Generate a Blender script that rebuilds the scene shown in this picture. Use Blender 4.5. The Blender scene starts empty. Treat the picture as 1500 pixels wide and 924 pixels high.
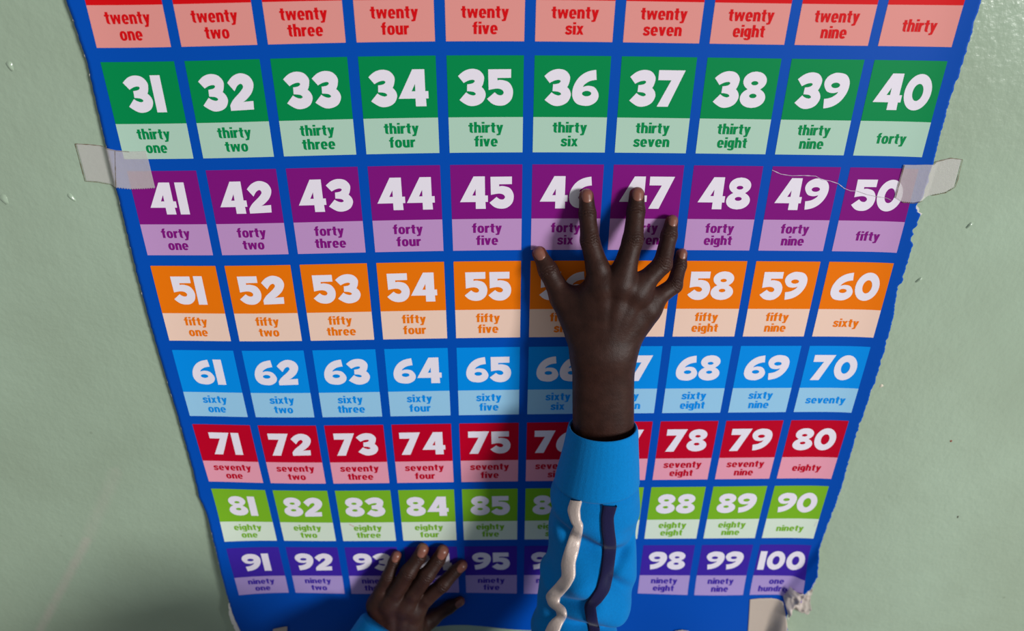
import bpy, bmesh, math, random
import numpy as np
from mathutils import Vector, Matrix, noise
from mathutils.geometry import tessellate_polygon, delaunay_2d_cdt

SC = bpy.context.scene
COL = SC.collection
random.seed(7)

# ------------------------------------------------------------------ camera, world, light, exposure
F_PX = 1000.0
CAM = np.array([-0.01780925516868773, -0.4678225028544501, 0.2317861535033983])
ROT = np.array([[0.9998633804453785, -0.0162409961561863, 0.003074164633703135],
                [-0.004767096897263868, -0.4614104022462113, -0.8871740051907002],
                [0.01582704114837851, 0.8870381450325522, -0.4614247869649434]])
cd = bpy.data.cameras.new('camera')
cam = bpy.data.objects.new('camera', cd)
COL.objects.link(cam)
M = Matrix.Identity(4)
for i in range(3):
    M[i][0] = ROT[0][i]; M[i][1] = -ROT[1][i]; M[i][2] = -ROT[2][i]; M[i][3] = CAM[i]
cam.matrix_world = M
cd.sensor_fit = 'HORIZONTAL'; cd.sensor_width = 36.0; cd.lens = F_PX * 36.0 / 1500.0
cd.clip_start = 0.01; cd.clip_end = 50
cd.dof.use_dof = True; cd.dof.focus_distance = 0.485; cd.dof.aperture_fstop = 5.0
SC.camera = cam

SC.view_settings.view_transform = 'Standard'
SC.view_settings.look = 'None'
SC.view_settings.gamma = 1.0
SC.view_settings.use_curve_mapping = False
SC.view_settings.exposure = 0.0

W = bpy.data.worlds.new('world'); SC.world = W
W.use_nodes = True
W.node_tree.nodes['Background'].inputs[0].default_value = (0.93, 0.97, 1.0, 1)
W.node_tree.nodes['Background'].inputs[1].default_value = 0.25

def area(name, loc, aim, sx, sy, power, col):
    ld = bpy.data.lights.new(name, 'AREA'); ld.shape = 'RECTANGLE'; ld.size = sx; ld.size_y = sy
    ld.energy = power; ld.color = col
    o = bpy.data.objects.new(name, ld); COL.objects.link(o)
    o.location = loc
    o.rotation_euler = (Vector(aim) - Vector(loc)).to_track_quat('-Z', 'Y').to_euler()
    return o
area('window_light', (4.25, -4.25, 1.30), (0, 0, -0.05), 1.3, 1.4, 362.0, (1.0, 0.985, 0.96))

# ------------------------------------------------------------------ helpers
def at(px, py, off=0.0):
    """the point that stands `off` in front of the wall where the lens saw (px, py)"""
    d = np.array([(px - 750) / F_PX, (py - 462) / F_PX, 1.0]) @ ROT
    s = (-off - CAM[1]) / d[1]
    return CAM + d * s

def link(name, verts, faces, mats, parent=None, smooth=False, midx=None):
    me = bpy.data.meshes.new(name)
    me.from_pydata([tuple(map(float, v)) for v in verts], [], [tuple(map(int, f)) for f in faces])
    for m in (mats if isinstance(mats, (list, tuple)) else [mats]):
        me.materials.append(m)
    if midx is not None:
        me.polygons.foreach_set('material_index', midx)
    if smooth:
        me.polygons.foreach_set('use_smooth', [True] * len(me.polygons))
    me.update()
    o = bpy.data.objects.new(name, me); COL.objects.link(o)
    if parent is not None:
        o.parent = parent
    return o

def empty(name, loc=(0, 0, 0)):
    o = bpy.data.objects.new(name, None); COL.objects.link(o); o.location = loc
    o.empty_display_size = 0.02
    return o

def tag(o, label=None, cat=None, group=None, kind=None):
    if label: o['label'] = label
    if cat: o['category'] = cat
    if group: o['group'] = group
    if kind: o['kind'] = kind
    return o

def lin(r, g, b):
    f = lambda c: ((c / 255) / 12.92) if c / 255 <= 0.04045 else (((c / 255) + 0.055) / 1.055) ** 2.4
    return (f(r), f(g), f(b), 1.0)

def mat(name, rgb, rough=0.5, spec=0.5, coat=0.0, sheen=0.0, metal=0.0):
    m = bpy.data.materials.new(name); m.use_nodes = True
    b = m.node_tree.nodes['Principled BSDF']
    b.inputs['Base Color'].default_value = rgb
    b.inputs['Roughness'].default_value = rough
    b.inputs['Specular IOR Level'].default_value = spec
    b.inputs['Coat Weight'].default_value = coat
    b.inputs['Coat Roughness'].default_value = 0.15
    b.inputs['Sheen Weight'].default_value = sheen
    b.inputs['Metallic'].default_value = metal
    return m

def N(m, t, **kw):
    n = m.node_tree.nodes.new(t)
    for k, v in kw.items():
        if hasattr(n, k): setattr(n, k, v)
    return n
def L(m, a, b): m.node_tree.links.new(a, b)
def bsdf(m): return m.node_tree.nodes['Principled BSDF']

def bump_noise(m, layers, dist=0.001, coord='Object'):
    """layers: (scale, detail, weight)"""
    tc = N(m, 'ShaderNodeTexCoord')
    prev = None
    for (s, d, w) in layers:
        n = N(m, 'ShaderNodeTexNoise'); n.inputs['Scale'].default_value = s; n.inputs['Detail'].default_value = d
        L(m, tc.outputs[coord], n.inputs['Vector'])
        b = N(m, 'ShaderNodeBump'); b.inputs['Strength'].default_value = w; b.inputs['Distance'].default_value = dist
        L(m, n.outputs['Fac'], b.inputs['Height'])
        if prev is not None: L(m, prev.outputs['Normal'], b.inputs['Normal'])
        prev = b
    L(m, prev.outputs['Normal'], bsdf(m).inputs['Normal'])
    return tc

def sm(a, b, x):
    k = min(1.0, max(0.0, (x - a) / (b - a))); return k * k * (3 - 2 * k)

# ------------------------------------------------------------------ setting: wall and floor
def wall_material():
    m = mat('green_gloss_paint', lin(163, 182, 155), 0.21, 0.5)
    nt = m.node_tree
    tc = bump_noise(m, [(26, 3, 0.22), (80, 2, 0.30), (260, 2, 0.18)], 0.0016)
    base = bsdf(m)
    # patchy old paint
    n = N(m, 'ShaderNodeTexNoise'); n.inputs['Scale'].default_value = 9; n.inputs['Detail'].default_value = 5
    L(m, tc.outputs['Object'], n.inputs['Vector'])
    r = N(m, 'ShaderNodeValToRGB')
    r.color_ramp.elements[0].position = 0.35; r.color_ramp.elements[0].color = lin(156, 174, 152)
    r.color_ramp.elements[1].position = 0.68; r.color_ramp.elements[1].color = lin(164, 184, 162)
    L(m, n.outputs['Fac'], r.inputs['Fac'])
    prev = r.outputs['Color']
    # rubbed pinkish streaks: signed distance from a line in wall coordinates
    sep = N(m, 'ShaderNodeSeparateXYZ'); L(m, tc.outputs['Object'], sep.inputs[0])
    def mth(op, a, b=None, c=None):
        q = N(m, 'ShaderNodeMath'); q.operation = op
        for i, v in enumerate((a, b, c)):
            if v is None: continue
            if isinstance(v, (int, float)): q.inputs[i].default_value = v
            else: L(m, v, q.inputs[i])
        return q.outputs[0]
    nz = N(m, 'ShaderNodeTexNoise'); nz.inputs['Scale'].default_value = 60; nz.inputs['Detail'].default_value = 4
    L(m, tc.outputs['Object'], nz.inputs['Vector'])
    for (p, q, wd, strength) in ((at(58, 924), at(128, 790), 0.006, 0.62), (at(128, 790), at(170, 690), 0.008, 0.22)):
        p0 = np.array([p[0], p[2]]); d = np.array([q[0] - p[0], q[2] - p[2]]); ln = np.hypot(*d); d /= ln
        ax = mth('SUBTRACT', sep.outputs['X'], float(p0[0])); az = mth('SUBTRACT', sep.outputs['Z'], float(p0[1]))
        t = mth('ADD', mth('MULTIPLY', ax, float(d[0])), mth('MULTIPLY', az, float(d[1])))
        s = mth('ABSOLUTE', mth('SUBTRACT', mth('MULTIPLY', ax, float(d[1])), mth('MULTIPLY', az, float(d[0]))))
        cl = mth('SUBTRACT', t, float(ln)); over = mth('MAXIMUM', mth('MAXIMUM', cl, mth('MULTIPLY', t, -1.0)), 0.0)
        dist = mth('ADD', s, over)
        f = N(m, 'ShaderNodeMapRange'); f.inputs['From Min'].default_value = wd; f.inputs['From Max'].default_value = wd * 0.25
        f.inputs['To Min'].default_value = 0; f.inputs['To Max'].default_value = strength
        L(m, dist, f.inputs['Value'])
        fac = mth('MULTIPLY', f.outputs['Result'], mth('MULTIPLY_ADD', nz.outputs['Fac'], 1.1, 0.25))
        mx = N(m, 'ShaderNodeMixRGB'); mx.inputs['Color2'].default_value = lin(186, 182, 170)
        L(m, prev, mx.inputs['Color1']); L(m, fac, mx.inputs['Fac']); prev = mx.outputs['Color']
    # tiny grubby dots
    vo = N(m, 'ShaderNodeTexVoronoi'); vo.inputs['Scale'].default_value = 26
    L(m, tc.outputs['Object'], vo.inputs['Vector'])
    f = N(m, 'ShaderNodeMapRange'); f.inputs['From Min'].default_value = 0.05; f.inputs['From Max'].default_value = 0.025
    f.inputs['To Max'].default_value = 0.35
    L(m, vo.outputs['Distance'], f.inputs['Value'])
    mx = N(m, 'ShaderNodeMixRGB'); mx.inputs['Color2'].default_value = lin(110, 118, 100)
    L(m, prev, mx.inputs['Color1']); L(m, f.outputs['Result'], mx.inputs['Fac'])
    L(m, mx.outputs['Color'], base.inputs['Base Color'])
    return m

def box(name, x0, x1, y0, y1, z0, z1, m, parent=None):
    v = [(x, y, z) for x in (x0, x1) for y in (y0, y1) for z in (z0, z1)]
    f = [(0, 1, 3, 2), (4, 6, 7, 5), (0, 4, 5, 1), (2, 3, 7, 6), (0, 2, 6, 4), (1, 5, 7, 3)]
    return link(name, v, f, m, parent)

FLOOR = -1.345
WALL = wall_material()
wall = tag(box('wall_back', -2.2, 2.2, 0.0, 0.12, FLOOR, 1.35, WALL), kind='structure')
fm = mat('grey_floor', lin(120, 112, 104), 0.6); bump_noise(fm, [(40, 4, 0.3)], 0.001)
tag(box('floor', -2.2, 2.2, -2.6, 0.12, FLOOR - 0.1, FLOOR, fm), kind='structure')

# small raised drips and chips in the paint
def drip(px, py, ln, wd, ang, m, hgt=0.0014, name='paint_drip'):
    c = at(px, py); vs, fs = [], []
    nu, nv = 12, 6
    for j in range(nv + 1):
        r = j / nv
        for i in range(nu):
            a = 2 * math.pi * i / nu
            x, z = math.cos(a) * r * wd * (1 + 0.25 * math.sin(3 * a)), math.sin(a) * r * ln * (1 + 0.2 * math.cos(2 * a))
            x, z = x * math.cos(ang) - z * math.sin(ang), x * math.sin(ang) + z * math.cos(ang)
            vs.append((c[0] + x, -hgt * (1 - r * r) + 0.0002, c[2] + z))
    for j in range(nv):
        for i in range(nu):
            fs.append((j * nu + i, j * nu + (i + 1) % nu, (j + 1) * nu + (i + 1) % nu, (j + 1) * nu + i))
    return link(name, vs, fs, m, wall, True)
for a in ((15, 97, .0042, .0021, .2), (105, 289, .0046, .0018, .6), (6, 292, .005, .003, .3), (1303, 397, .003, .002, 1.0),
          (1346, 410, .004, .0015, -.9), (1420, 330, .004, .0016, -.7)):
    drip(*a, WALL)
drip(1291, 565, .0022, .0016, -.8, mat('bare_plaster', lin(214, 206, 186), .7), .0008, 'paint_chip')
drip(1393, 646, .0018, .0012, .5, mat('red_fleck', lin(135, 62, 45), .7), .0006, 'paint_chip')
drip(1403, 757, .0022, .001, .1, mat('dark_fleck', lin(70, 66, 50), .7), .0006, 'paint_chip')

# ------------------------------------------------------------------ the number poster
PITCH_X, PITCH_Z, CELL_W, CELL_H, HEAD = 0.056, 0.0719821592636448, 0.049135, 0.063508, 0.62124
WX = [0.528, 1.099, -1.448, -0.09, 2.723, 1.334, 4.466, -0.881, -7.987, 3.549, 6.615, -4.179, -1.719, 0.705, -0.678, -5.688, -0.827, -0.496, 4.005, 0.529, -0.531]
WZ = [2.463, 6.312, -8.601, -20.504, 13.699, 17.645, 1.278, -2.303, -1.856, 1.428, -3.98, -5.681, -6.483, 2.772, 7.75, 1.776, 3.868, 2.468, 4.268, -1.58, -3.473]

def lift(x, z):
    """how far the slack paper stands off the wall at (x, z)"""
    l = .0015
    e = max(0, x + .287)
    low = sm(-.18, -.27, z)
    l += (.0032 + .0075 * low) * math.exp(-(e / (.020 + .012 * low)) ** 1.3)
    r = max(0, .287 - x)
    l += .0032 * math.exp(-(r / .016) ** 1.3)
    ax, az, bx, bz = .2585, -.302, .2835, -.228           # crease of the folded lower corner
    dx, dz = bx - ax, bz - az; n = math.hypot(dx, dz)
    d = ((x - ax) * dz - (z - az) * dx) / n
    l += .42 * max(0, d) * sm(0, .010, d) * sm(-.20, -.235, z) * sm(.248, .262, x)
    w = sm(-.29, -.36, z)
    l += .0022 * w * (1 + math.sin(x * 38 + 1.0))
    return l

def sheet(x, z):
    """printed position (x, z) on the slack, slightly stretched paper"""
    u = min(1.03, max(-1.03, x / .28)); v = min(.80, max(-1.12, z / .3))
    k = 0; dx = dz = 0
    for i in range(6):
        for j in range(6 - i):
            t = u ** i * v ** j
            dx += WX[k] * t; dz += WZ[k] * t; k += 1
    return x + dx * 1e-3, z + dz * 1e-3

def on_sheet(x, z, h):
    X, Z = sheet(x, z)
    return (X, -lift(X, Z) - h, Z)

def ink(name, rgb):
    return mat(name, lin(*rgb), 0.45, 0.10)

BLUE = ink('blue_poster_paper', (0, 76, 178))
WHITE = ink('white_ink', (234, 227, 239))
CORE = mat('torn_paper_core', lin(226, 222, 214), 0.9, 0.2)

def edge_px(lst):
    P = []
    for a, b in lst:
        p = at(a, b, .003)
        for _ in range(4): p = at(a, b, lift(p[0], p[2]))
        P.append(p)
    return sorted([(p[2], p[0]) for p in P])
LEFT = edge_px([(97, 0), (127, 90), (150, 190), (172, 284), (192.5, 368), (210.9, 441), (232, 515), (262, 615), (283.6, 691), (291.5, 728), (303.6, 754), (311, 785), (317, 809), (331, 867), (341, 900), (352, 924)])
RIGHT = edge_px([(1436.7, 0), (1414, 80), (1388, 157), (1370, 230), (1350, 294), (1344, 298), (1342.5, 303), (1343, 311), (1348, 313), (1347, 321), (1342.5, 324), (1343.5, 331), (1340.5, 334), (1336, 337), (1338.5, 343), (1334, 350), (1337, 358), (1320.7, 414), (1314, 420), (1313, 436), (1306.6, 473), (1286.3, 544.7), (1255, 634.7), (1231.4, 719), (1216, 760), (1201, 800.8), (1196.5, 843.4), (1189, 860), (1183, 866), (1166, 884), (1152, 902), (1153, 924), (1150, 950)])
def interp(lst, z):
    if z <= lst[0][0]: return lst[0][1]
    if z >= lst[-1][0]: return lst[-1][1]
    for (z0, x0), (z1, x1) in zip(lst, lst[1:]):
        if z <= z1:
            return x0 + (x1 - x0) * (z - z0) / max(1e-9, z1 - z0)
def bottom(x):
    return -.3675 + .0065 * math.exp(-((x + .045) / .05) ** 2) - .022 * sm(.03, .07, x) + .0012 * math.sin(x * 57)
TOP = .405
def jag(s, z, amp):
    return amp * noise.noise((z * 260, s * 7.3, 0)) + amp * .7 * noise.noise((z * 900, s * 3.1, 4))

def build_sheet():
    zs = list(np.arange(-.385, .215, .0013)) + list(np.arange(.215, TOP + .001, .01))
    us = [0, .004, .009, .015, .022, .03, .04] + list(np.linspace(.05, .90, 160)) + list(np.linspace(.90, 1, 60))[1:]
    vs, fs = [], []
    for z in zs:
        xl = interp(LEFT, z) + jag(1, z, .0004); xr = interp(RIGHT, z) + jag(2, z, .0009)
        for u in us:
            x = xl + (xr - xl) * u
            zz = max(z, bottom(x))
            vs.append((x, -lift(x, zz), zz))
    n = len(us)
    for j in range(len(zs) - 1):
        for i in range(n - 1):
            a = j * n + i
            if all(abs(vs[k][2] - bottom(vs[k][0])) < 1e-7 for k in (a, a + 1, a + n, a + n + 1)): continue
            fs.append((a, a + 1, a + n + 1, a + n))
    o = link('poster', vs, fs, [BLUE, CORE], None, True)
    s = o.modifiers.new('thick', 'SOLIDIFY'); s.thickness = .00028; s.offset = 1.0 if False else -1.0
    s.material_offset = 1; s.material_offset_rim = 0
    return o
poster = tag(build_sheet(), 'large blue one to hundred counting poster taped to the pale green wall', 'poster')

def torn_edge(side):
    vs, fs = [], []
    zs = list(np.arange(-.362, .212, .0011))
    for z in zs:
        x = interp(LEFT if side < 0 else RIGHT, z)
        n1 = noise.noise((z * 330, side * 5.0, 1.0)); n2 = noise.noise((z * 45, side * 9.0, 2.0))
        w = min(.0006, (n1 + .35 * n2 - (.06 if side < 0 else .34)) * (.0016 if side < 0 else .0022))
        w = max(w, -.0015)
        if side > 0:
            w += .0022 * sm(.080, .076, z) * sm(.068, .073, z) + .0012 * sm(.070, .066, z) * sm(.045, .05, z) * (0.5 + 0.5 * n1)
            w += .0016 * sm(-.285, -.30, z) * sm(-.325, -.31, z)
        else:
            w += .0042 * sm(-.305, -.34, z)
        w += .0003 * noise.noise((z * 900, side * 3.1, 4))
        for k in np.linspace(-.005, w, 6):
            xx = x + side * k
            vs.append((xx, -lift(xx, z) + .00055, z))
    for j in range(len(zs) - 1):
        for i in range(5):
            a = 6 * j + i
            fs.append((a, a + 6, a + 7, a + 1) if side < 0 else (a, a + 1, a + 7, a + 6))
    o = link('torn_paper_edge', vs, fs, CORE, poster)
    o['label'] = 'frayed white paper edge'
torn_edge(-1); torn_edge(1)

# ---- numerals: outlines (x, y, corner)
def spline(pts, n=7):
    """closed outline; third value 1 marks a sharp corner"""
    k = len(pts); out = []
    for i in range(k):
        p0, p1, p2, p3 = pts[(i - 1) % k], pts[i], pts[(i + 1) % k], pts[(i + 2) % k]
        a, b = np.array(p1[:2], float), np.array(p2[:2], float)
        c1, c2 = len(p1) > 2, len(p2) > 2
        if c1 and c2:
            out.append(tuple(a)); continue
        ta = (b - np.array(p0[:2])) * .5; tb = (np.array(p3[:2]) - a) * .5
        if c1: ta = (b - a) - tb * .5 if not c2 else b - a
        if c2: tb = (b - a) - ta * .5
        for s in range(n):
            t = s / n
            h = ((2 * t ** 3 - 3 * t ** 2 + 1) * a + (t ** 3 - 2 * t ** 2 + t) * ta + (-2 * t ** 3 + 3 * t ** 2) * b + (t ** 3 - t ** 2) * tb)
            out.append(tuple(h))
    return out
def ell(cx, cy, rx, ry, n=30, rot=0):
    o = []
    for i in range(n):
        a = 2 * math.pi * i / n
        x, y = rx * math.cos(a), ry * math.sin(a)
        o.append((cx + x * math.cos(rot) - y * math.sin(rot), cy + x * math.sin(rot) + y * math.cos(rot)))
    return o
def norm(pts, x0, base, top, st):
    s = (base - top) / st
    return [((p[0] - x0) / s, (base - p[1]) / (base - top)) + tuple(p[2:]) for p in pts]

D3 = norm([(105, 183, 1), (142, 155), (185, 144), (228, 153), (254, 184), (251, 220), (240, 243, 1), (258, 264), (263, 293), (244, 328), (205, 347), (160, 346), (110, 315, 1),
           (150, 272, 1), (168, 284), (192, 290), (206, 282), (192, 270), (155, 266, 1), (157, 228, 1), (188, 223), (201, 211), (190, 203), (163, 208), (137, 221, 1)], 105, 348, 144, 1.04)
D5 = norm([(273, 151, 1), (403, 150, 1), (403, 196, 1), (325, 197, 1), (326, 210, 1), (352, 208), (392, 222), (414, 262), (407, 310), (375, 341), (335, 348), (297, 338), (266, 310, 1),
           (310, 274, 1), (328, 288), (350, 290), (361, 276), (350, 260), (322, 254), (275, 262, 1)], 266, 348, 148, 1.04)
D6o = norm([(868, 149, 1), (874, 203, 1), (836, 210), (806, 228), (797, 243, 1), (830, 236), (868, 247), (891, 286), (880, 322), (845, 344), (808, 347), (764, 335), (738, 298), (740, 245), (768, 194), (812, 162)], 736, 348, 146, 1.04)
D6h = norm(ell(820, 279, 27, 15), 736, 348, 146, 1.04)
D7 = [(0, 1, 1), (.80, 1, 1), (.37, 0, 1), (.03, 0, 1), (.40, .73, 1), (0, .73, 1)]
D2 = norm([(845, 415, 1), (880, 383), (925, 369), (970, 384), (989, 422), (973, 466), (938, 500), (914, 513, 1), (974, 509, 1), (971, 553, 1), (840, 557, 1), (840, 530, 1), (863, 500), (908, 462), (929, 437), (920, 421), (899, 430), (878, 458, 1)], 840, 557, 369, 1.02)
D4o = [(.0, .215, 1), (.445, 1, 1), (.80, 1, 1), (.80, .415, 1), (.89, .415, 1), (.89, .215, 1), (.81, .215, 1), (.82, 0, 1), (.50, 0, 1), (.50, .215, 1)]
D4h = [(.395, .415), (.505, .415), (.505, .615)]
def eight():
    o = []
    for i in range(60):
        y = 1 - i / 59
        a = .36 * math.sqrt(max(0, 1 - ((y - .74) / .26) ** 2)); b = .395 * math.sqrt(max(0, 1 - ((y - .275) / .275) ** 2))
        o.append((max(a, b, .002), y))
    return [(.395 + x, y) for x, y in o] + [(.395 - x, y) for x, y in reversed(o)]
def flip(pts, w): return [(w - p[0], 1 - p[1]) + tuple(p[2:]) for p in pts]
W6 = max(p[0] for p in D6o)
DIG = {'0': (.84, [ell(.42, .5, .42, .5, 40), ell(.42, .5, .165, .235, 30)]),
       '1': (.31, [[(.0, 1), (.31, 1), (.31, 0), (.0, 0)]]),
       '2': (.80, [spline(D2)]), '3': (.80, [spline(D3)]), '4': (.89, [D4o, D4h]), '5': (.76, [spline(D5)]),
       '6': (W6, [spline(D6o), D6h]), '7': (.80, [D7]), '8': (.79, [eight(), ell(.395, .685, .11, .058), ell(.395, .335, .115, .062)]),
       '9': (W6, [spline(flip(D6o, W6)), flip(D6h, W6)])}
TRI = {}
def dig_tris(ch):
    if ch not in TRI:
        loops = [[Vector((p[0], p[1], 0)) for p in l] for l in DIG[ch][1]]
        flat = [p for l in loops for p in l]
        TRI[ch] = ([(p.x, p.y) for p in flat], tessellate_polygon(loops))
    return TRI[ch]

# ---- lettering: bold condensed lower case, x height = 1
def rect(x0, y0, x1, y1): return [[(x0, y0), (x1, y0), (x1, y1), (x0, y1)]]
def ring(cx, cy, rx, ry, tx, ty, a0, a1, n=14, e=2.35):
    q = []; tx = min(tx, .86 * rx); ty = min(ty, .86 * ry)
    P = lambda a, X, Y: (cx + X * math.copysign(abs(math.cos(a)) ** (2 / e), math.cos(a)), cy + Y * math.copysign(abs(math.sin(a)) ** (2 / e), math.sin(a)))
    for i in range(n):
        a, b = (math.radians(a0 + (a1 - a0) * k / n) for k in (i, i + 1))
        q.append([P(a, rx, ry), P(b, rx, ry), P(b, rx - tx, ry - ty), P(a, rx - tx, ry - ty)])
    return q
def stroke(pts, w):
    q = []; P = [np.array(p, float) for p in pts]; Lf, Rt = [], []
    for i, p in enumerate(P):
        d = P[min(i + 1, len(P) - 1)] - P[max(i - 1, 0)]; d /= np.hypot(*d)
        nn = np.array([-d[1], d[0]]); ww = w[i] if isinstance(w, (list, tuple)) else w
        Lf.append(p + nn * ww / 2); Rt.append(p - nn * ww / 2)
    for i in range(len(P) - 1): q.append([tuple(Lf[i]), tuple(Lf[i + 1]), tuple(Rt[i + 1]), tuple(Rt[i])])
    return q
def para(x0, x1, y0, X0, X1, y1): return [[(x0, y0), (x1, y0), (X1, y1), (X0, y1)]]
S = .32
def arc_s():
    c = [(.70, .72), (.60, .85), (.41, .90), (.22, .84), (.17, .70), (.26, .58), (.42, .50), (.58, .42), (.645, .29), (.57, .15), (.39, .10), (.20, .14), (.08, .29)]
    p = []
    for i in range(len(c) - 1):
        for t in (0, .5): p.append((c[i][0] + (c[i + 1][0] - c[i][0]) * t, c[i][1] + (c[i + 1][1] - c[i][1]) * t))
    return stroke(p + [c[-1]], .265)
LET = {
 'o': (.82, ring(.41, .5, .41, .53, S, .225, 0, 360, 28)),
 'e': (.80, ring(.40, .5, .40, .53, S, .225, 0, 322, 26) + rect(.2, .40, .80, .54)),
 'n': (.80, rect(0, 0, S, 1) + ring(.40, .60, .40, .43, S, .25, 0, 150, 12) + rect(.80 - S, 0, .80, .62)),
 'h': (.80, rect(0, 0, S, 1.38) + ring(.40, .60, .40, .43, S, .25, 0, 150, 12) + rect(.80 - S, 0, .80, .62)),
 'u': (.80, rect(.80 - S, 0, .80, 1) + ring(.40, .40, .40, .43, S, .25, 180, 330, 12) + rect(0, .38, S, 1)),
 'r': (.56, rect(0, 0, S, 1) + stroke([(.2, .6), (.28, .76), (.40, .87), (.56, .885)], [.2, .24, .27, .27])),
 't': (.56, rect(.13, .24, .13 + S, 1.28) + rect(0, .80, .56, 1) + ring(.46, .28, .33, .29, S, .21, 180, 280, 8)),
 'f': (.58, rect(.13, 0, .13 + S, 1.1) + rect(0, .80, .56, 1) + ring(.48, 1.06, .35, .33, S, .21, 80, 180, 8)),
 'i': (.29, rect(0, 0, S, 1) + rect(0, 1.15, S, 1.38)),
 'v': (.80, para(.25, .50, 0, 0, S, 1) + para(.30, .55, 0, .80 - S, .80, 1)),
 'y': (.80, para(.27, .50, .02, 0, S, 1) + para(.17, .46, -.30, .80 - S, .80, 1) + rect(.05, -.34, .33, -.14)),
 'w': (1.18, para(.17, .40, 0, 0, S - .02, 1) + para(.19, .42, 0, .47, .70, 1) + para(.76, .99, 0, .47, .70, 1) + para(.78, 1.01, 0, 1.18 - S + .02, 1.18, 1)),
 'x': (.80, para(0, .29, 0, .49, .78, 1) + para(.51, .80, 0, .02, .31, 1)),
 's': (.76, arc_s()),
 'g': (.80, ring(.38, .53, .38, .49, S, .225, 0, 360, 24) + rect(.80 - S, -.05, .80, 1) + ring(.40, -.04, .40, .30, S, .19, 195, 360, 12)),
 'd': (.80, ring(.39, .5, .39, .53, S, .225, 0, 360, 24) + rect(.80 - S, 0, .80, 1.38)),
}
LTRI = {}
def letter(ch):
    """the strokes of a letter merged into one flat shape without overlaps"""
    if ch not in LTRI:
        V, Fc = [], []
        for q in LET[ch][1]:
            ar = sum(q[i][0] * q[(i + 1) % 4][1] - q[(i + 1) % 4][0] * q[i][1] for i in range(4))
            b0 = len(V); V += [Vector(p) for p in q]
            f = [b0, b0 + 1, b0 + 2, b0 + 3]
            Fc.append(f if ar > 0 else f[::-1])
        r = delaunay_2d_cdt(V, [], Fc, 0, 1e-5)
        LTRI[ch] = ([(v[0], v[1]) for v in r[0]], [tuple(f) for f, src in zip(r[2], r[5]) if src])
    return LTRI[ch]
ONES = 'one two three four five six seven eight nine'.split()
TENS = {2: 'twenty', 3: 'thirty', 4: 'forty', 5: 'fifty', 6: 'sixty', 7: 'seventy', 8: 'eighty', 9: 'ninety'}
def words_of(n):
    if n == 100: return ['one', 'hundred']
    return [TENS[n // 10]] + ([ONES[n % 10 - 1]] if n % 10 else [])

def fine(verts2, faces, limit=.0048):
    """split long edges so flat print follows the slack paper"""
    V = list(verts2); Fc = [tuple(f) for f in faces]
    for _ in range(4):
        mid = {}; out = []; done = True
        def cut(a, b):
            k = (min(a, b), max(a, b))
            if k not in mid:
                V.append(((V[a][0] + V[b][0]) / 2, (V[a][1] + V[b][1]) / 2)); mid[k] = len(V) - 1
            return mid[k]
        for f in Fc:
            tris = [f] if len(f) == 3 else [(f[0], f[1], f[2]), (f[0], f[2], f[3])]
            for (a, b, c) in tris:
                e = [(math.hypot(V[p][0] - V[q][0], V[p][1] - V[q][1]), p, q, r) for p, q, r in ((a, b, c), (b, c, a), (c, a, b))]
                lm, p, q, r = max(e)
                if lm > limit:
                    m = cut(p, q); out += [(p, m, r), (m, q, r)]; done = False
                else: out.append((a, b, c))
        Fc = out
        if done: break
    return V, Fc

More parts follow.
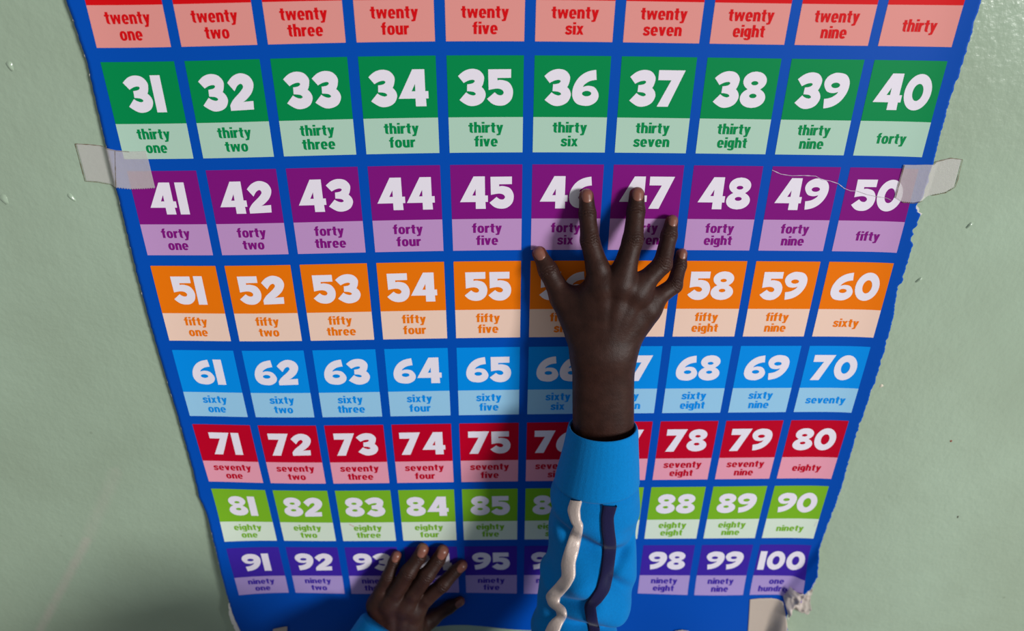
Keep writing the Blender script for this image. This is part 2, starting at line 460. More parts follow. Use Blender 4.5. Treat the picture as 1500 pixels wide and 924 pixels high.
ROWS = {2: ((214, 10, 18), (226, 148, 142)), 3: ((0, 136, 74), (176, 208, 190)), 4: ((128, 18, 124), (190, 146, 198)),
        5: ((238, 118, 6), (240, 206, 188)), 6: ((0, 140, 232), (152, 202, 234)), 7: ((190, 0, 38), (232, 156, 176)),
        8: ((122, 180, 38), (214, 228, 210)), 9: ((62, 36, 160), (170, 148, 206))}
HN = {2: 'red', 3: 'green', 4: 'purple', 5: 'orange', 6: 'sky blue', 7: 'crimson', 8: 'lime green', 9: 'violet'}
INK = {r: (ink('header_ink_' + HN[r].replace(' ', '_'), a), ink('pale_ink_' + HN[r].replace(' ', '_'), b)) for r, (a, b) in ROWS.items()}
NH, XS = .0236, .95
for num in range(21, 101):
    r = (num - 1) // 10; c = (num - 1) % 10
    x0 = (c - 4.5) * PITCH_X - CELL_W / 2; zt = -((r - 5) * PITCH_Z - CELL_H / 2); zm = zt - CELL_H * HEAD; zb = zt - CELL_H
    vs, fs, mi = [], [], []
    nx = 26 if num == 100 else 12
    for k, (za, zc) in enumerate(((zt, zm), (zm, zb))):
        ny = (9 if k == 0 else 6) * (2 if num == 100 else 1)
        b0 = len(vs)
        for j in range(ny + 1):
            for i in range(nx + 1):
                vs.append(on_sheet(x0 + CELL_W * i / nx, za + (zc - za) * j / ny, .00010))
        for j in range(ny):
            for i in range(nx):
                a = b0 + j * (nx + 1) + i
                fs.append((a, a + nx + 1, a + nx + 2, a + 1)); mi.append(k)
    sq = link('number_square', vs, fs, INK[r], poster, True, mi)
    wd = words_of(num)
    sq['label'] = '%s square with white numeral %d above the words %s' % (HN[r], num, ' '.join(wd))
    # numeral
    s = str(num); gap = .05 if '1' not in s else .075
    tot = sum(DIG[ch][0] for ch in s) + gap * (len(s) - 1)
    sx = NH * .925 if num < 100 else NH * .885
    X = x0 + CELL_W / 2 - tot * sx / 2; Z0 = zt - .0083 - NH
    v2, f2 = [], []
    for ch in s:
        tv, tf = dig_tris(ch); b0 = len(v2)
        v2 += [(X + p[0] * sx, Z0 + p[1] * NH) for p in tv]; f2 += [tuple(b0 + i for i in t) for t in tf]
        X += (DIG[ch][0] + gap) * sx
    v2, f2 = fine(v2, f2, .0022 if num == 100 else .0048)
    def face_out(V, Fc):
        o = []
        for f in Fc:
            (ax, ay), (bx, by), (cx, cy) = V[f[0]], V[f[1]], V[f[2]]
            ar = (bx - ax) * (cy - ay) - (by - ay) * (cx - ax)
            if abs(ar) < 1e-13: continue
            o.append(f if ar > 0 else (f[0], f[2], f[1]))
        return o
    o = link('numeral', [on_sheet(a, b, .00020) for a, b in v2], face_out(v2, f2), WHITE, sq)
    # words
    xh = .0053; lx = .0058; ph = zm - zb
    bases = [zm - ph * .64] if len(wd) == 1 else [zm - ph * .435, zm - ph * .825]
    v2, f2 = [], []
    for t, bz in zip(wd, bases):
        tot = sum(LET[ch][0] for ch in t) + .08 * (len(t) - 1)
        X = x0 + CELL_W / 2 - tot * lx / 2
        for ch in t:
            lv, lf = letter(ch); b0 = len(v2)
            v2 += [(X + p[0] * lx, bz + p[1] * xh) for p in lv]; f2 += [tuple(b0 + i for i in f) for f in lf]
            X += (LET[ch][0] + .08) * lx
    v2, f2 = fine(v2, f2)
    link('number_word', [on_sheet(a, b, .00020) for a, b in v2], face_out(v2, f2), INK[r][0], sq)

# a fine white crease scratched across 49 and 50
def ribbon(pts, w, h, m, name, parent):
    vs, fs = [], []
    P = []
    for (a, b), (c, d) in zip(pts, pts[1:]):
        for t in np.linspace(0, 1, 9)[:-1]: P.append((a + (c - a) * t, b + (d - b) * t))
    P.append(pts[-1])
    for i, (a, b) in enumerate(P):
        p = at(a, b, .002); q = at(*P[min(i + 1, len(P) - 1)], .002); o_ = at(*P[max(i - 1, 0)], .002)
        d = np.array([q[0] - o_[0], q[2] - o_[2]]); d /= np.hypot(*d) + 1e-9
        ww = w * (.45 + .8 * abs(noise.noise((a * .13, b * .2, 3))))
        for s in (-1, 1):
            x, z = p[0] - d[1] * ww * s, p[2] + d[0] * ww * s
            vs.append((x, -lift(x, z) - h, z))
    for i in range(len(P) - 1): fs.append((2 * i, 2 * i + 1, 2 * i + 3, 2 * i + 2))
    o = link(name, vs, fs, m, parent)
    return o
SCR = mat('scratched_print', lin(196, 176, 200), .7)
ribbon([(1131, 249), (1144, 255), (1160, 257.5), (1178, 257), (1195, 258), (1204, 263), (1216, 265), (1228, 269), (1237, 276), (1246, 279.5), (1256, 280)], .00032, .0004, SCR, 'scratch', poster)
ribbon([(1256, 280), (1270, 285), (1285, 288), (1299, 290), (1305, 293)], .00026, .0004, mat('grey_scratch', lin(172, 164, 168), .7), 'scratch', poster)
ribbon([(512, 768), (518, 771)], .0004, .0004, mat('red_speck', lin(196, 60, 60), .7), 'red_speck', poster)
ribbon([(1196, 763), (1192, 770)], .0002, .0004, SCR, 'scratch', poster)

# ------------------------------------------------------------------ tapes
def tape_mat(name, rgb, fac, rough=.4):
    m = mat(name, lin(*rgb), rough, .4)
    bump_noise(m, [(220, 3, .5), (1200, 2, .25)], .0004)
    tr = N(m, 'ShaderNodeBsdfTransparent'); mx = N(m, 'ShaderNodeMixShader'); mx.inputs[0].default_value = fac
    out = [n for n in m.node_tree.nodes if n.type == 'OUTPUT_MATERIAL'][0]
    L(m, tr.outputs[0], mx.inputs[1]); L(m, bsdf(m).outputs[0], mx.inputs[2]); L(m, mx.outputs[0], out.inputs['Surface'])
    return m
def poly_at(pts, t):
    n = len(pts) - 1; k = min(int(t * n), n - 1); f = t * n - k
    return (pts[k][0] + (pts[k + 1][0] - pts[k][0]) * f, pts[k][1] + (pts[k + 1][1] - pts[k][1]) * f)
def surface_off(x, z, soft=.006):
    """height of whatever the tape is stuck to: paper, or the wall beside it"""
    l, r = interp(LEFT, z), interp(RIGHT, z)
    k = sm(l - soft, l + .001, x) * sm(r + soft, r - .001, x) * sm(bottom(x) - soft, bottom(x), z)
    return k * (lift(min(max(x, l), r), max(z, bottom(x))) + .0003)
def tape(top, low, m, label, teeth=0.0, crumple=0.0, nu=64, nv=40, edge=None, h=.00035):
    vs, fs = [], []
    for j in range(nv + 1):
        for i in range(nu + 1):
            u, v = i / nu, j / nv
            a, b = poly_at(top, u), poly_at(low, u)
            px, py = a[0] + (b[0] - a[0]) * v, a[1] + (b[1] - a[1]) * v
            if j == nv and teeth: py += teeth * (1 if i % 2 else -1)
            p = at(px, py, .004)
            off = surface_off(p[0], p[2]) + h
            if crumple:
                off += crumple * (.5 + noise.noise((px * .07, py * .07, 1)) + .6 * noise.noise((px * .16, py * .16, 5)))
            vs.append((p[0], -max(off, .0003), p[2]))
    n = nu + 1
    for j in range(nv):
        for i in range(nu):
            a = j * n + i
            fs.append((a, a + n, a + n + 1, a + 1))
    o = link('tape_strip', vs, fs, m, None, True)
    s = o.modifiers.new('thick', 'SOLIDIFY'); s.thickness = .00012; s.offset = -1
    tag(o, label, 'tape', 'pieces of tape holding the poster')
    if edge:   # grubby line along the tape's rim
        vs, fs = [], []
        for k, pts in enumerate(edge):
            b0 = len(vs); Q = [poly_at(pts, t) for t in np.linspace(0, 1, 40)]
            for i, (a, b) in enumerate(Q):
                p = at(a, b, .003); q = at(*Q[min(i + 1, 39)], .003); o_ = at(*Q[max(i - 1, 0)], .003)
                d = np.array([q[0] - o_[0], q[2] - o_[2]]); d /= np.hypot(*d) + 1e-9
                w = .00028 * (.4 + 1.2 * abs(noise.noise((a * .1, b * .1, 7))))
                for s_ in (-1, 1):
                    x, z = p[0] - d[1] * w * s_, p[2] + d[0] * w * s_
                    vs.append((x, -surface_off(x, z) - h - .0002, z))
            for i in range(39): fs.append((b0 + 2 * i, b0 + 2 * i + 1, b0 + 2 * i + 3, b0 + 2 * i + 2))
        e = link('grubby_edge', vs, fs, GRIME, o); e['label'] = 'thin brown grubby tape edge'
    return o
GRIME = mat('tape_grime', lin(112, 96, 72), .8)
MILKY = tape_mat('milky_tape', (230, 224, 222), .32)
BEIGE = tape_mat('beige_tape', (206, 190, 176), .8, .5)
PALE = tape_mat('pale_crumpled_tape', (214, 200, 192), .62, .35)
lt = [(107, 212), (128, 213), (155, 216), (170, 220), (190, 222), (205, 222), (213, 222)]
ll = [(122, 267), (138, 268), (155, 271), (170, 274), (190, 277), (208, 277), (226, 276)]
tape(lt, ll, MILKY, 'milky tape strip across the left poster edge beside the numeral 41', .9, edge=[lt[:5], [(107, 212), (122, 267)], ll[:4], [(170, 220), (172, 274)]])
rt = [(1325, 242), (1340, 242), (1358, 241), (1366, 241), (1380, 237), (1396, 233), (1413, 235)]
rl = [(1312, 290), (1322, 296), (1338, 297), (1350, 294), (1368, 288), (1388, 284), (1402, 276)]
tape(rt, rl, MILKY, 'milky tape strip across the right poster edge beside the numeral 50', .6,
     edge=[rt[3:], rl[4:], [(1413, 235), (1409, 252), (1406, 265), (1402, 276)], rl[1:4], [(1325, 242), (1312, 290)]])
tape([(1099, 879), (1112, 878), (1130, 878), (1146, 880)], [(1093, 968), (1112, 969), (1135, 968), (1157, 966)], BEIGE,
     'square beige tape piece under the numeral 100, edge running out below')
tape([(1147, 872), (1156, 857), (1166, 860), (1177, 862), (1191, 863)], [(1152, 903), (1160, 899), (1168, 896), (1177, 899), (1186, 902)], PALE,
     'crumpled pale tape on the torn lower right corner of the poster', 0, .0042, edge=None)
tape([(401, 919), (410, 918), (421, 917)], [(396, 950), (408, 951), (420, 950)], BEIGE, 'small pale tape tab on the bottom poster edge below the numeral 92', h=.0012)
tape([(988, 921), (998, 919), (1008, 920)], [(986, 950), (997, 951), (1006, 950)], BEIGE, 'small pale tape tab on the bottom poster edge below the numeral 98', h=.0012)

# ------------------------------------------------------------------ the child: implicit surfaces meshed to one skin
def seg(P, a, b, r1, r2):
    a, b = np.asarray(a, np.float32), np.asarray(b, np.float32)
    ba = b - a; h = np.clip(((P - a) @ ba) / (ba @ ba), 0, 1)
    return np.linalg.norm(P - a - h[:, None] * ba, axis=1) - (r1 + (r2 - r1) * h)
def ball(P, c, r):
    r = np.asarray(r, np.float32)
    if r.ndim == 0: return np.linalg.norm(P - np.asarray(c, np.float32), axis=1) - r
    q = (P - np.asarray(c, np.float32)) / r
    k = np.linalg.norm(q, axis=1)
    return (k - 1) * r.min() if False else k * (k - 1) / (np.linalg.norm(q / r, axis=1) + 1e-6)
def smin(a, b, k):
    h = np.clip(.5 + .5 * (b - a) / k, 0, 1)
    return b + (a - b) * h - k * h * (1 - h)

def isomesh(f, lo, hi, vox):
    """surface nets over the blocks that the surface passes through"""
    B = 10
    lo = np.asarray(lo, np.float32); n = np.ceil((np.asarray(hi) - lo) / vox).astype(int); n = ((n + B - 1) // B) * B
    nb = n // B
    g = np.stack(np.meshgrid(*[np.arange(k) for k in nb], indexing='ij'), -1).reshape(-1, 3)
    cen = lo + (g * B + B / 2) * vox
    d = f(cen.astype(np.float32))
    rad = vox * (B / 2 + 1.5) * 1.75 + .004
    act = np.abs(d) < rad
    V = np.where(d > 0, 1.0, -1.0).astype(np.float32).reshape(nb)
    Fv = np.repeat(np.repeat(np.repeat(V, B, 0), B, 1), B, 2)
    off = np.stack(np.meshgrid(*[np.arange(B)] * 3, indexing='ij'), -1).reshape(-1, 3)
    ga = g[act]
    idx = (ga[:, None, :] * B + off[None]).reshape(-1, 3)
    vals = np.empty(len(idx), np.float32); ch = 400000
    for s in range(0, len(idx), ch):
        vals[s:s + ch] = f((lo + idx[s:s + ch] * vox).astype(np.float32))
    Fv[idx[:, 0], idx[:, 1], idx[:, 2]] = vals
    ins = Fv < 0
    c = np.zeros(np.array(Fv.shape) - 1, np.int8)
    for i in (0, 1):
        for j in (0, 1):
            for k in (0, 1):
                c += ins[i:i + c.shape[0], j:j + c.shape[1], k:k + c.shape[2]]
    cells = np.argwhere((c > 0) & (c < 8))
    vid = -np.ones(c.shape, np.int64); vid[tuple(cells.T)] = np.arange(len(cells))
    acc = np.zeros((len(cells), 3)); cnt = np.zeros(len(cells))
    corners = [(i, j, k) for i in (0, 1) for j in (0, 1) for k in (0, 1)]
    for a in corners:
        for ax in range(3):
            if a[ax]: continue
            b = list(a); b[ax] = 1
            fa = Fv[cells[:, 0] + a[0], cells[:, 1] + a[1], cells[:, 2] + a[2]]
            fb = Fv[cells[:, 0] + b[0], cells[:, 1] + b[1], cells[:, 2] + b[2]]
            x = (fa < 0) != (fb < 0)
            t = np.where(x, fa / np.where(x, fa - fb, 1), 0)
            p = np.array(a, float)[None] + t[:, None] * (np.array(b) - np.array(a))[None]
            acc[x] += p[x]; cnt[x] += 1
    verts = lo + (cells + acc / np.maximum(cnt, 1)[:, None]) * vox
    faces = []
    for ax in range(3):
        u, w = (ax + 1) % 3, (ax + 2) % 3
        sl0 = [slice(None)] * 3; sl1 = [slice(None)] * 3
        sl0[ax] = slice(0, -1); sl1[ax] = slice(1, None)
        e = np.argwhere(ins[tuple(sl0)] != ins[tuple(sl1)])
        e = e[(e[:, u] > 0) & (e[:, w] > 0) & (e[:, u] < c.shape[u]) & (e[:, w] < c.shape[w])]
        du = np.zeros(3, int); du[u] = 1; dw = np.zeros(3, int); dw[w] = 1
        q = np.stack([vid[tuple((e - du - dw).T)], vid[tuple((e - dw).T)], vid[tuple(e.T)], vid[tuple((e - du).T)]], 1)
        fl = ins[tuple(e.T)]
        q[~fl] = q[~fl][:, ::-1]
        faces.append(q[(q >= 0).all(1)])
    faces = np.concatenate(faces)
    # settle the vertices on the true surface
    for _ in range(2):
        dv = f(verts.astype(np.float32)); e = 2e-4
        gr = np.stack([f((verts + np.eye(3)[k] * e).astype(np.float32)) - dv for k in range(3)], -1) / e
        nn = np.linalg.norm(gr, axis=1, keepdims=True)
        verts -= gr / np.maximum(nn, .2) ** 2 * np.clip(dv, -vox, vox)[:, None] * .7
    return verts, faces

KNUCK = []  # (joint, axis, radius) for the skin creases
FING = []   # tip frames for nails and skin tone: (tip, dip, lateral, dorsal, radius, side)
def hand_sdf(fingers, thumb, mcp_r, wrist, fore, palm_extra, tendons):
    """fingers: lists of (px, py, off, r) tip, dip, pip, base, knuckle"""
    def pts(l): return [(at(a, b, o), r) for a, b, o, r in l]
    FP = [pts(l) for l in fingers]; TP = pts(thumb); WP = pts(wrist); FO = pts(fore)
    ext = [(at(a, b, o), r) for a, b, o, r in palm_extra]
    def f(P):
        df = None
        for fp in FP:
            d = None
            for (a, ra), (b, rb) in zip(fp, fp[1:]):
                s = seg(P, a, b, ra, rb); d = s if d is None else smin(d, s, .0022)
            
            df = d if df is None else smin(df, d, .0009)
        d = None
        for (a, ra), (b, rb) in zip(TP, TP[1:]):
            s = seg(P, a, b, ra, rb); d = s if d is None else smin(d, s, .004)
        th = d
        pal = None
        for i, fp in enumerate(FP):
            k, r = fp[-1]; w, wr = WP[min(i * len(WP) // 4, len(WP) - 1)]
            s = seg(P, k, w, mcp_r, wr)
            pal = s if pal is None else smin(pal, s, .010)
        for (a, ra), (b, rb) in zip([x[-1] for x in FP], [x[-1] for x in FP][1:]):
            pal = smin(pal, seg(P, a, b, mcp_r * .82, mcp_r * .82), .008)
        for c, r in ext: pal = smin(pal, ball(P, c, r), .010)
        n = len(WP)
        for i in range(0, n):
            for (a, ra), (b, rb) in ((WP[i], FO[i]),):
                pal = smin(pal, seg(P, a, b, ra, rb), .009)
        for fp in FP:     # knuckle bumps and the tendons behind them
            k, r = fp[-1]
            pal = smin(pal, ball(P, k + np.array([0, -.0032, 0]), mcp_r * .74), .006)
            if tendons:
                w = (WP[1][0] + WP[-2][0]) / 2 + np.array([0, -.0095, 0])
                pal = smin(pal, seg(P, k + np.array([0, -mcp_r + .0012, 0]), w, .0018, .0018), .005)
        d = smin(pal, df, .0055)
        d = smin(d, th, .0095)
        return d
    for fp in FP + [TP]:
        t, r = fp[0]; b = fp[1][0]
        ax = t - b; ax /= np.linalg.norm(ax)
        FING.append([t, ax, r, f])
    for fp in FP:
        for k, n_ in ((1, 1.0), (2, 1.6)):
            ax = fp[k - 1][0] - fp[k + 1][0]; ax /= np.linalg.norm(ax)
            KNUCK.append((fp[k][0], ax, fp[k][1], n_))
    ax = TP[0][0] - TP[2][0]; ax /= np.linalg.norm(ax); KNUCK.append((TP[1][0], ax, TP[1][1], 1.2))
    P = np.array([p for l in FP + [TP, WP, FO] for p, r in l])
    return f, P

# the raised right hand
RF = [
 [(859, 287, .0074, .0051), (860.5, 313, .0115, .0059), (864, 352, .0205, .0066), (875, 391, .0265, .0080), (881, 417, .0285, .0090)],
 [(932.8, 285, .0077, .0053), (931.5, 309, .0120, .0062), (927, 352, .0225, .0071), (915, 393, .0285, .0083), (908, 415, .0300, .0092)],
 [(984, 324, .0070, .0046), (980, 345, .0115, .0057), (970.5, 387, .0230, .0066), (944, 413, .0280, .0076), (932, 427, .0290, .0088)],
 [(998.5, 372, .0066, .0042), (995.5, 389, .0100, .0049), (987.5, 418, .0195, .0058), (962, 436, .0250, .0068), (949, 450, .0265, .0082)],
]
RT = [(790, 371, .0077, .0053), (803, 396, .0125, .0066), (824, 436, .0190, .0088), (848, 484, .0270, .0110)]
RW = [(862, 518, .0340, .0118), (876, 518, .0355, .0125), (892, 518, .0355, .0125), (906, 518, .0345, .0112)]
RO = [(862, 690, .0460, .0120), (876, 690, .0480, .0140), (893, 690, .0480, .0140), (905, 690, .0460, .0120)]
REX = [(850, 440, .0235, .0088), (868, 432, .0270, .0090), (866, 462, .0270, .0110), (905, 455, .0275, .0115), (936, 462, .0260, .0085)]
fR, pR = hand_sdf(RF, RT, .0086, RW, RO, REX, True)
nR = len(FING)
# the lower left hand
LF = [
 [(676.5, 828, .0078, .0054), (666, 837, .0105, .0058), (648.5, 856, .0175, .0068), (623, 877, .0215, .0074), (608, 892, .0230, .0090)],
 [(648.5, 807, .0082, .0058), (642, 819.5, .0110, .0063), (625, 842.5, .0190, .0074), (605, 869, .0235, .0078), (593, 885, .0245, .0092)],
 [(619, 804.5, .0081, .0057), (614, 816, .0110, .0062), (598, 838, .0190, .0073), (580, 866, .0235, .0076), (571, 882, .0245, .0090)],
 [(580.5, 813.5, .0071, .0047), (577, 823, .0095, .0051), (568.5, 844, .0165, .0058), (557.5, 867, .0205, .0065), (553, 885, .0220, .0084)],
]
LT = [(674, 880.5, .0074, .0047), (658, 889, .0085, .0056), (633, 905, .0130, .0074), (606, 928, .0220, .0105)]
LW = [(598, 946, .0330, .0115), (588, 948, .0350, .0122), (574, 948, .0355, .0122), (562, 946, .0345, .0112)]
LO = [(560, 1010, .0520, .0120), (550, 1014, .0540, .0135), (538, 1016, .0540, .0135), (528, 1014, .0520, .0120)]
LEX = [(598, 914, .0260, .0115), (572, 915, .0270, .0115), (553, 915, .0255, .0085)]
fL, pL = hand_sdf(LF, LT, .0086, LW, LO, LEX, True)

vR, qR = isomesh(fR, pR.min(0) - .02, pR.max(0) + .02, .0009)
vL, qL = isomesh(fL, pL.min(0) - .02, pL.max(0) + .02, .0010)

# the rest of the child, standing close to the wall under the frame
SH_R, SH_L = np.array([.100, -.290, -.315]), np.array([-.170, -.290, -.312])
EL_R = at(838, 985, .078)
EL_L = np.array([-.235, -.125, -.50])
WR_L = np.array([-.165, -.050, -.400])
NECK = np.array([-.030, -.300, -.325]); HEAD_C = np.array([-.022, -.300, -.265])
HIP = np.array([-.022, -.300, -.80])
def body_f(P):
    d = seg(P, NECK + [0, .006, .05], NECK - [0, 0, .05], .043, .047)
    d = smin(d, ball(P, HEAD_C + [0, -.012, .012], (.070, .083, .080)), .02)
    d = smin(d, seg(P, HEAD_C + [0, .040, -.055], HEAD_C + [0, .02, -.02], .036, .058), .025)
    d = smin(d, ball(P, HEAD_C + [0, .080, -.022], (.013, .014, .013)), .012)          # nose
    d = smin(d, ball(P, HEAD_C + [0, .073, -.050], (.021, .008, .008)), .005)          # lips
    for s in (-1, 1):
        d = smin(d, ball(P, HEAD_C + [s * .073, -.010, -.012], (.008, .016, .024)), .005)  # ears
        d = np.maximum(d, -ball(P, HEAD_C + [s * .028, .079, .004], (.015, .010, .008)))   # eye sockets
    d = smin(d, seg(P, SH_R, SH_L, .042, .042), .03)
    d = smin(d, seg(P, NECK - [0, 0, .09], HIP + [0, 0, .06], .085, .082), .06)
    for sh, el, wr in ((SH_R, EL_R, at(880, 705, .049)), (SH_L, EL_L, WR_L)):
        d = smin(d, seg(P, sh, el, .028, .010), .012); d = smin(d, seg(P, el, wr, .010, .015), .003)
    for s in (-1, 1):
        hip = HIP + [s * .052, 0, 0]; kn = np.array([hip[0] + s * .004, -.285, -1.055]); an = np.array([hip[0] + s * .006, -.305, FLOOR + .065])
        d = smin(d, seg(P, hip, kn, .066, .046), .03); d = smin(d, seg(P, kn, an, .046, .030), .02)
        d = smin(d, seg(P, an + [0, 0, -.02], an + [0, .10, -.035], .026, .022), .02)
    return d
vB, qB = isomesh(body_f, (-.32, -.44, FLOOR - .005), (.22, -.01, -.09), .0048)
allv = np.concatenate([vR, vL, vB]); allq = np.concatenate([qR, qL + len(vR), qB + len(vR) + len(vL)])

def skin_material():
    m = mat('dark_brown_skin', lin(50, 30, 25), .5, .22)
    tc = bump_noise(m, [(420, 3, .30), (1500, 2, .20)], .0006)
    cr = N(m, 'ShaderNodeAttribute'); cr.attribute_name = 'crease'
    bp = N(m, 'ShaderNodeBump'); bp.inputs['Strength'].default_value = .5; bp.inputs['Distance'].default_value = .0011
    last = bsdf(m).inputs['Normal'].links[0].from_socket
    L(m, cr.outputs['Fac'], bp.inputs['Height']); L(m, last, bp.inputs['Normal']); L(m, bp.outputs['Normal'], bsdf(m).inputs['Normal'])
    at_ = N(m, 'ShaderNodeAttribute'); at_.attribute_name = 'tip'
    n = N(m, 'ShaderNodeTexNoise'); n.inputs['Scale'].default_value = 130; n.inputs['Detail'].default_value = 4
    L(m, tc.outputs['Object'], n.inputs['Vector'])
    r = N(m, 'ShaderNodeValToRGB')
    r.color_ramp.elements[0].position = .3; r.color_ramp.elements[0].color = lin(44, 23, 17)
    r.color_ramp.elements[1].position = .7; r.color_ramp.elements[1].color = lin(56, 32, 25)
    L(m, n.outputs['Fac'], r.inputs['Fac'])
    mx = N(m, 'ShaderNodeMixRGB'); mx.inputs['Color2'].default_value = lin(104, 54, 38)
    L(m, at_.outputs['Fac'], mx.inputs['Fac']); L(m, r.outputs['Color'], mx.inputs['Color1'])
    L(m, mx.outputs['Color'], bsdf(m).inputs['Base Color'])
    return m
SKIN = skin_material()

person = tag(empty('person', (-.02, -.30, FLOOR)), 'child in blue sleeves with stripes reaching up, both hands flat on the poster', 'person')
bpy.context.view_layer.update()
PINV = np.array([-.02, -.30, FLOOR])
def plink(name, v, f, m, parent=person, smooth=True, midx=None):
    base = PINV if parent is person else 0
    return link(name, np.asarray(v, float) - PINV if parent is person else np.asarray(v, float) - PINV, f, m, parent, smooth, midx)
skin = plink('body', allv, allq, SKIN)
tipv = np.zeros(len(allv))
for (t, ax, r, f) in FING:
    s = (allv - t) @ ax; dd = np.linalg.norm(allv - t, axis=1)
    k = np.clip((s + r * .9) / (r * 1.6), 0, 1) * (dd < r * 2.0) * .9
    tipv = np.maximum(tipv, k * k * (3 - 2 * k))
# the palm side of the fingers is lighter as well
me = skin.data
nrm = np.zeros(len(me.vertices) * 3); me.vertices.foreach_get('normal', nrm); nrm = nrm.reshape(-1, 3)
hand = np.arange(len(allv)) < len(vR) + len(vL)
tipv = np.maximum(tipv, np.clip((nrm[:, 1] - .35) / .5, 0, 1) * .8 * hand)
wr = np.zeros(len(allv))
for (c, ax, r, n_) in KNUCK:        # transverse skin creases over the back of each joint
    d = allv - c; s_ = d @ ax; rad = np.linalg.norm(d - s_[:, None] * ax, axis=1)
    wob = .0005 * np.sin(d[:, 0] * 900 + n_ * 5)
    env = np.exp(-(s_ / (.0022 * n_)) ** 2) * (rad < r * 1.35) * np.clip((-nrm[:, 1] - .2) / .5, 0, 1)
    wr = np.minimum(wr, -env * np.clip(np.cos((s_ + wob) * 2 * math.pi / .0021), 0, 1))
b_ = me.attributes.new('crease', 'FLOAT', 'POINT'); b_.data.foreach_set('value', wr.astype(np.float32))
a = me.attributes.new('tip', 'FLOAT', 'POINT'); a.data.foreach_set('value', tipv.astype(np.float32))

# fingernails: thin curved plates laid on the finger ends
NAIL = mat('fingernail', lin(124, 76, 62), .38, .45, coat=.1)
def nail(t, ax, r, f, scale=1.0):
    back = np.array([0, -1.0, 0.25]); dor = back - ax * (back @ ax); dor /= np.linalg.norm(dor)
    lat = np.cross(ax, dor)
    nu, nv = 14, 14; vs = []
    for layer in (0, 1):
        for j in range(nv + 1):
            for i in range(nu + 1):
                u = i / nu * 2 - 1; v = j / nv * 2 - 1
                x = u * math.sqrt(1 - .42 * v * v) * r * .74 * scale; y = v * math.sqrt(1 - .35 * u * u) * r * .96 * scale + r * .02
                vs.append(t + lat * x + ax * y + dor * (r * 1.25 - .55 * r * (x / r) ** 2))
    P = np.array(vs)
    half = len(P) // 2
    for _ in range(8):
        d = f(P.astype(np.float32)); P = P - dor[None] * np.clip(d, -.004, .004)[:, None] * .8
    rim = np.array([max(abs(i / nu * 2 - 1), abs(j / nv * 2 - 1)) for j in range(nv + 1) for i in range(nu + 1)])
    P[:half] += dor * (.00034 - .0003 * rim ** 6)[:, None]
    P[half:] -= dor * .0003
    fs = []; n = nu + 1
    for l in (0, 1):
        for j in range(nv):
            for i in range(nu):
                a = l * half + j * n + i; q = (a, a + 1, a + n + 1, a + n); fs.append(q if l == 0 else q[::-1])
    loop = [i for i in range(n)] + [j * n + nu for j in range(1, nv + 1)] + [nv * n + i for i in range(nu - 1, -1, -1)] + [j * n for j in range(nv - 1, 0, -1)]
    for a, b in zip(loop, loop[1:] + loop[:1]): fs.append((a, a + half, b + half, b))
    plink('fingernail', P, fs, NAIL)
for (t, ax, r, f) in FING: nail(t, ax, r, f)

# ---- jacket
def fabric(name, rgb, sc=900, sheen=.06):
    m = mat(name, lin(*rgb), .85, .08, sheen=sheen)
    tc = bump_noise(m, [(sc, 2, .35), (90, 3, .25)], .0006)
    n = N(m, 'ShaderNodeTexNoise'); n.inputs['Scale'].default_value = 700; n.inputs['Detail'].default_value = 2
    L(m, tc.outputs['Object'], n.inputs['Vector'])
    mx = N(m, 'ShaderNodeMixRGB'); mx.blend_type = 'MULTIPLY'; mx.inputs['Color1'].default_value = lin(*rgb)
    r = N(m, 'ShaderNodeValToRGB'); r.color_ramp.elements[0].color = (.80, .80, .80, 1); r.color_ramp.elements[1].color = (1.08, 1.08, 1.08, 1)
    L(m, n.outputs['Fac'], r.inputs['Fac']); L(m, r.outputs['Color'], mx.inputs['Color2']); mx.inputs['Fac'].default_value = 1
    L(m, mx.outputs['Color'], bsdf(m).inputs['Base Color'])
    return m
TEAL = fabric('blue_jersey', (0, 118, 190))
KNIT = fabric('blue_rib_knit', (0, 122, 194), 1400)
NAVY = fabric('navy_trim', (26, 24, 62), 900, .15)
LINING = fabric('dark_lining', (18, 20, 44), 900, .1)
SILVER = mat('silver_braid', lin(206, 188, 178), .42, .5, metal=.15)
bump_noise(SILVER, [(600, 2, .4), (140, 3, .3)], .0006)

# right sleeve: (py, left px, right px, off)
SL = [(700, 815, 934.5, .0500), (712, 812, 935, .0508), (725, 811, 934.5, .0518), (740, 810, 933, .0528), (770, 805.5, 929.5, .055), (800, 802.5, 929, .058), (830, 799, 931, .062), (850, 795, 930, .065),
      (868, 789, 920, .067), (885, 786, 903, .069), (900, 786, 897, .072), (915, 784, 901, .075), (930, 780, 906, .079), (960, 772, 902, .087), (1000, 762, 895, .098), (1060, 752, 890, .108)]
def sl(py):
    for a, b in zip(SL, SL[1:]):
        if py <= b[0]:
            t = min(1, max(0, (py - a[0]) / (b[0] - a[0])))
            return [a[k] + (b[k] - a[k]) * t for k in (1, 2, 3)]
    return list(SL[-1][1:])
def ring_frame(py):
    l, r, o = sl(py)
    c = at((l + r) / 2, py, o); R = np.linalg.norm(at(r, py, o) - at(l, py, o)) / 2
    return c, R
AXS = {}
